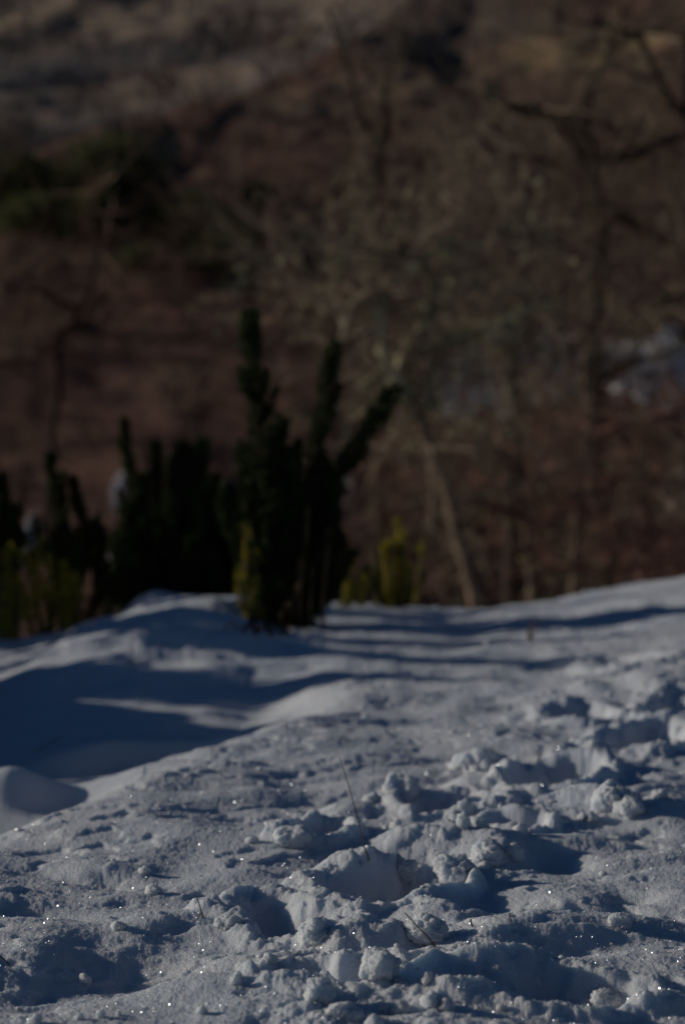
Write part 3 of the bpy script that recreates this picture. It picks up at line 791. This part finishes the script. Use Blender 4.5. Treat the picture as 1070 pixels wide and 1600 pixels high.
# trees in the gully, nearer, drawn limb by limb
def limb_tree(name, d, limbs, label, bark, twig, lichen=0, maxlev=3, tl=.5, cat='bare tree', seed=1, group=None, limbmat=None):
    """limbs: ([(px,py,dy)...], r0, r1, twiggy)"""
    rng = random.Random(seed)
    b0 = at(limbs[0][0][0][0], limbs[0][0][0][1], d)
    gz = hz(b0.x, b0.y) - .1; root = Vector((b0.x, b0.y, gz))
    o = empty(name, root, label, cat, group)
    Gt, Gl, lp = Geo(), Geo(), []
    for li, (pts, r0, r1, tw) in enumerate(limbs):
        P = [at(px, py, d + dy) - root for (px, py, dy) in pts]
        if li == 0: P = [Vector((0, 0, 0))] + P
        Q = []
        for i in range(len(P) - 1):
            for t in np.linspace(0, 1, 5)[:-1]: Q.append(P[i].lerp(P[i + 1], t))
        Q.append(P[-1])
        Q = [Q[0]] + [q + Vector((mnoise.noise(q * 2.2), mnoise.noise(q * 2.2 + Vector((7, 0, 0))), mnoise.noise(q * 2.2 + Vector((0, 7, 0))))) * .07 for q in Q[1:]]
        Gs = Geo(); Gs.tube(Q, np.linspace(r0, r1, len(Q)) * (1.35 if bark is M_DARKBARK else 1.05), 8)
        Gs.build('trunk' if li == 0 else 'limb', limbmat if (limbmat and li) else bark, o)
        start = len(Q) // 3 if li else len(Q) // 2
        for i in range(int(tw * 1.5)):
            k = rng.randrange(start, len(Q)); 
            dv = Vector((rng.gauss(0, 1), rng.gauss(0, 1), rng.gauss(.1, .7)))
            tips = []
            grow(Gt, Gt, Q[k], dv, tl * rng.uniform(.6, 1.5), .015, 1, maxlev + 1, rng, tips, .6)
            if lichen and rng.random() < lichen * .5: lp += tips
        if lichen: lp += [q + Vector((rng.gauss(0, .05), rng.gauss(0, .05), rng.gauss(0, .05) - .03)) for q in Q[start // 2:] for _ in range(4) if mnoise.noise(q * 1.7) > -.1]
    cr = Gt.build('crown', twig, o)
    if lichen and lp: tufts(lp, .04, 4, M_LICHEN, 'lichen', cr, RNG)
    return o

limb_tree('bare_tree', 17, [
    ([(745, 960, 0), (712, 830, 0), (690, 745, 0), (668, 680, 0), (640, 630, 0)], .055, .042, 8),
    ([(640, 630, 0), (625, 575, .3), (660, 545, .4), (700, 525, .5), (780, 505, .6), (860, 475, .6)], .045, .02, 9),
    ([(655, 400, .3), (690, 375, .2), (760, 385, .2), (810, 350, .2)], .03, .014, 6),
    ([(612, 440, -.2), (560, 470, -.2), (530, 540, -.2)], .026, .012, 6),
    ([(560, 400, .3), (520, 440, .3), (510, 500, .3)], .024, .012, 5),
    ([(660, 545, .4), (610, 560, .4), (560, 600, .4), (545, 660, .4)], .024, .012, 8),
    ([(640, 630, 0), (600, 540, -.2), (602, 480, -.2), (612, 440, -.2), (655, 415, -.2)], .04, .018, 6),
    ([(625, 575, .3), (668, 500, .3), (680, 460, .3), (655, 400, .3), (625, 385, .3), (560, 400, .3), (500, 425, .3)], .042, .018, 10),
    ([(668, 500, .3), (702, 450, .5), (693, 380, .5), (680, 350, .5), (720, 330, .6)], .036, .016, 6),
    ([(660, 545, .4), (685, 570, .3), (672, 600, .3), (668, 640, .3)], .032, .014, 4)],
    'bare tree with pale leaning trunk and lichened limbs in the middle of the gully', M_PALEBARK, M_TWIGG, .22, 3, .55, seed=5, limbmat=M_MOSSBARK)
limb_tree('bare_tree', 19, [
    ([(800, 980, 0), (805, 860, 0), (800, 760, 0), (805, 640, 0), (800, 540, 0)], .07, .045, 4),
    ([(800, 540, 0), (790, 500, 0), (830, 480, .3), (880, 470, .4)], .05, .02, 6),
    ([(800, 560, 0), (770, 540, -.3), (765, 560, -.3), (790, 600, -.4), (795, 640, -.4)], .036, .016, 5),
    ([(800, 540, 0), (740, 500, .3), (690, 515, .4)], .03, .012, 8),
    ([(803, 640, 0), (860, 590, .2), (890, 540, .3), (960, 500, .4)], .03, .012, 10)],
    'dark upright bare tree with hanging lichened boughs right of the leaning pale trunk', M_DARKBARK, M_TWIGG, .2, 3, .55, seed=8, limbmat=M_MOSSBARK)
limb_tree('bare_tree', 22, [
    ([(950, 980, 0), (935, 800, 0), (925, 600, 0), (935, 420, 0), (930, 280, 0)], .10, .07, 4),
    ([(930, 280, 0), (905, 200, 0), (925, 130, 0), (960, 60, 0)], .06, .025, 9),
    ([(932, 250, 0), (1000, 235, 0), (1075, 215, .3)], .05, .02, 9),
    ([(932, 300, 0), (870, 180, 0), (790, 165, 0), (760, 140, 0)], .045, .018, 10),
    ([(935, 320, 0), (990, 350, .3), (1040, 385, .3)], .05, .02, 9),
    ([(935, 330, 0), (880, 320, .3), (800, 330, .3), (740, 330, .3)], .045, .015, 12),
    ([(930, 260, 0), (860, 250, .3), (800, 250, .3)], .04, .015, 8),
    ([(928, 600, 0), (990, 560, 0), (1080, 540, 0)], .03, .015, 9)],
    'tallest dark bare tree near the right edge, with mossy spreading boughs', M_DARKBARK, M_TWIGG, .12, 3, .65, seed=12)
limb_tree('bare_tree', 24, [
    ([(600, 960, 0), (590, 700, 0), (585, 500, 0), (580, 350, 0), (590, 250, 0)], .07, .055, 2),
    ([(590, 250, 0), (560, 180, 0), (540, 100, 0), (515, 20, 0)], .035, .015, 5),
    ([(590, 250, 0), (605, 180, 0), (610, 110, 0), (640, 40, 0)], .035, .015, 5),
    ([(585, 290, 0), (540, 280, 0), (480, 350, 0), (430, 400, 0)], .035, .012, 12),
    ([(590, 250, 0), (640, 250, 0), (690, 290, 0), (770, 320, 0)], .035, .012, 10)],
    'forked bare tree rising to the top of the photo behind the lichened tree', M_DARKBARK, M_TWIGG, .12, 3, .6, seed=17)
limb_tree('bare_tree', 26, [
    ([(75, 960, 0), (80, 800, 0), (85, 650, 0), (100, 520, 0)], .04, .03, 2),
    ([(100, 520, 0), (150, 430, 0), (175, 360, 0), (180, 270, 0)], .028, .014, 9),
    ([(100, 520, 0), (60, 560, 0), (0, 570, 0), (-60, 560, 0)], .028, .014, 8),
    ([(120, 480, 0), (60, 450, 0), (0, 455, 0), (-50, 440, 0)], .028, .014, 8),
    ([(100, 520, 0), (130, 500, 0), (200, 440, 0)], .02, .01, 8)],
    'black-limbed bare tree standing near the left edge', M_BLACKBARK, M_TWIGD, 0, 3, .55, seed=23)
limb_tree('bare_tree', 20, [
    ([(895, 990, 0), (900, 900, 0), (900, 780, 0), (912, 700, 0), (925, 640, 0)], .05, .03, 8),
    ([(912, 700, 0), (860, 740, 0), (830, 790, 0)], .025, .012, 8),
    ([(912, 700, 0), (980, 660, 0), (1060, 650, 0)], .03, .012, 12),
    ([(900, 780, 0), (960, 830, 0), (1040, 870, 0)], .02, .01, 10)],
    'low tangled bare tree above the right part of the snow crest', M_BARK, M_TWIG, .1, 4, .5, seed=29)
limb_tree('bare_tree', 18.5, [
    ([(840, 990, 0), (830, 900, 0), (820, 810, 0), (800, 730, 0), (770, 680, 0)], .04, .025, 8),
    ([(820, 810, 0), (760, 790, 0), (700, 770, 0)], .02, .010, 10),
    ([(830, 900, 0), (900, 880, 0), (990, 900, 0)], .02, .010, 12),
    ([(800, 730, 0), (760, 720, 0), (720, 690, 0)], .02, .01, 8)],
    'thin crooked bare tree low between the pale leaning trunk and the tangled one', M_BARK, M_TWIG, .1, 4, .5, seed=31)
limb_tree('bare_tree', 25, [
    ([(1010, 980, 0), (1000, 880, 0), (1010, 800, 0), (985, 720, 0), (960, 660, 0)], .05, .03, 14),
    ([(1010, 800, 0), (1060, 760, 0), (1110, 700, 0)], .03, .012, 14),
    ([(985, 720, 0), (930, 740, 0), (880, 700, 0), (840, 640, 0)], .03, .012, 16)],
    'dense black bare tree low at the right edge above the snow crest', M_DARKBARK, M_BARK, 0, 4, .7, seed=41)
limb_tree('bare_tree', 23, [
    ([(720, 980, 0), (735, 880, 0), (770, 800, 0), (790, 740, 0)], .04, .025, 12),
    ([(770, 800, 0), (700, 830, 0), (650, 820, 0)], .025, .012, 12),
    ([(735, 880, 0), (680, 900, 0), (640, 930, 0)], .02, .01, 10)],
    'low dark bare tree right behind the foot of the pale leaning trunk', M_DARKBARK, M_TWIGD, 0, 4, .6, seed=43)
limb_tree('bare_tree', 21, [
    ([(1120, 980, 0), (1110, 700, 0), (1100, 450, 0), (1085, 200, 0), (1070, 40, 0)], .10, .05, 10),
    ([(1100, 450, 0), (1050, 470, 0), (1010, 500, 0)], .03, .012, 10),
    ([(1085, 200, 0), (1040, 150, 0), (1000, 60, 0), (960, 40, 0)], .035, .015, 12),
    ([(1105, 600, 0), (1070, 740, 0), (1050, 800, 0)], .03, .015, 10)],
    'dark bare tree at the right edge whose trunk stands outside the photo', M_DARKBARK, M_TWIGG, .15, 3, .6, seed=37)

# ------------------------------------------------------------------ dark evergreen trees on the ridge and slope
def ever_tree(seed, H, W):
    rng = np.random.default_rng(seed)
    o = empty('evergreen_tree', (0, 0, 0))
    G = Geo(); G.tube([(0, 0, -.3), (.03, .02, H * .5), (0, 0, H * .9)], [H * .03, H * .02, H * .006], 6)
    G.build('trunk', M_DARKBARK, o)
    n = 60; cl = rng.normal(size=(n, 3)); cl /= np.linalg.norm(cl, axis=1)[:, None]; cl *= rng.uniform(.35, 1, n)[:, None]
    c = cl * np.array([W, W, H * .42]) + np.array([0, 0, H * .55])
    m = n * 90; c = np.repeat(c, 90, 0) + rng.normal(size=(m, 3)) * W * .16
    a = rng.normal(size=(m, 3)); a /= np.linalg.norm(a, axis=1)[:, None]; b_ = np.cross(a, rng.normal(size=(m, 3))); b_ /= np.linalg.norm(b_, axis=1)[:, None]
    s_ = (rng.uniform(.05, .12, m))[:, None]
    V = np.stack([c - a * s_, c + b_ * s_ * .5, c + a * s_, c - b_ * s_ * .5], 1).reshape(-1, 3)
    mesh_np('crown', V, np.arange(m * 4).reshape(-1, 4), M_PINE, o, smooth=False)
    return o
ep = [ever_tree(3, 2.6, 1.2), ever_tree(4, 2.0, 1.3)]
el = [(30, 330, 1.0, 'dark evergreen tree at the left end of the row below the pale ridge'), (100, 330, 1.0, 'second dark evergreen tree from the left below the pale ridge'),
      (178, 330, 1.25, 'tallest evergreen tree of the row, reaching over the pale ridge'), (60, 370, .9, 'low evergreen tree in front of the leftmost two of the ridge row'),
      (140, 385, .9, 'low evergreen tree in front of the tallest of the ridge row'), (250, 370, .8, 'evergreen tree on open slope right of the ridge row'),
      (310, 385, .9, 'broad evergreen tree in the middle of the slope left of the forked tree'), (370, 390, .8, 'right-hand evergreen tree of the slope group near the forked tree'),
      (340, 430, .7, 'lowest evergreen tree of the slope group'), (220, 430, .7, 'low evergreen tree below the gap between ridge row and slope group'), (410, 330, .55, 'smallest evergreen tree, highest of the slope group')]
for i, (px, py, s, l) in enumerate(el):
    p = hit_hill(px, py, 24, 120)
    o = ep[i % 2] if i < 2 else copy_tree(ep[i % 2])
    o.location = (p.x, p.y, p.z - .1); s *= .6; o.scale = (s * 1.4, s * 1.4, s); o.rotation_euler = (0, 0, i * 1.3)
    tag(o, l, 'evergreen tree', 'dark evergreen trees on the slope below the ridge')

# far-off bare woods on the distant hill
rng = np.random.default_rng(77)
G = Geo(); n = 0
tries = 0
while n < 500 and tries < 40:
    tries += 1
    y = rng.uniform(150, 340, 4000); x = rng.uniform(-.24, .2, 4000) * y
    band = fbm(x / 30 + 2, (y - x * .6) / 22, 104, 5)
    for xx_, yy_ in zip(x[band > .08][:120], y[band > .08][:120]):
        z = hz(xx_, yy_); H = rng.uniform(3, 6)
        G.tube([(xx_, yy_, z - .2), (xx_ + rng.normal() * .3, yy_, z + H * .6)], [.15, .05], 3)
        m = 26; c = rng.normal(size=(m, 3)) * [H * .22, H * .22, H * .2] + [xx_, yy_, z + H * .6]
        a = rng.normal(size=(m, 3)); a[:, 2] += .8; a /= np.linalg.norm(a, axis=1)[:, None]; b_ = np.cross(a, rng.normal(size=(m, 3))); b_ /= np.linalg.norm(b_, axis=1)[:, None]
        s_ = rng.uniform(.5, 1.1, m)[:, None]
        G.add(np.stack([c - a * s_, c + b_ * s_ * .12, c + a * s_, c - b_ * s_ * .12], 1).reshape(-1, 3), np.arange(m * 4).reshape(-1, 4)); n += 1
M_WOOD = noisy('far_wood', (.08, .07, .072), (.18, .155, .15), .2, .9, island=True)
tag(G.build('distant_woodland', M_WOOD, smooth=False), 'grey leafless woodland in slanting bands on the distant hill', 'woodland', kind='stuff')

# ------------------------------------------------------------------ unseen shrubs added left of the frame to throw streaks of shade
src = [o for o in COL.objects if o.name.startswith('evergreen_shrub') and o.parent is None][1]
for i, (x, y, s) in enumerate([(-1.75, 7.15, .8), (-2.0, 7.75, 1.0), (-1.75, 8.4, .9), (-2.7, 7.4, 1.3), (-1.6, 6.72, .55)]):
    o = copy_tree(src); o.location = (x, y, sz(x, y, False)); o.scale = (s * .8, s * .8, s * 1.2); o.rotation_euler = (0, 0, i * 2.1)
    o['label'] = ['second', 'third', 'farthest', 'leftmost', 'nearest'][i] + ' dark unseen evergreen shrub added past the left edge to shade the snow'
print('objects', len(bpy.data.objects))
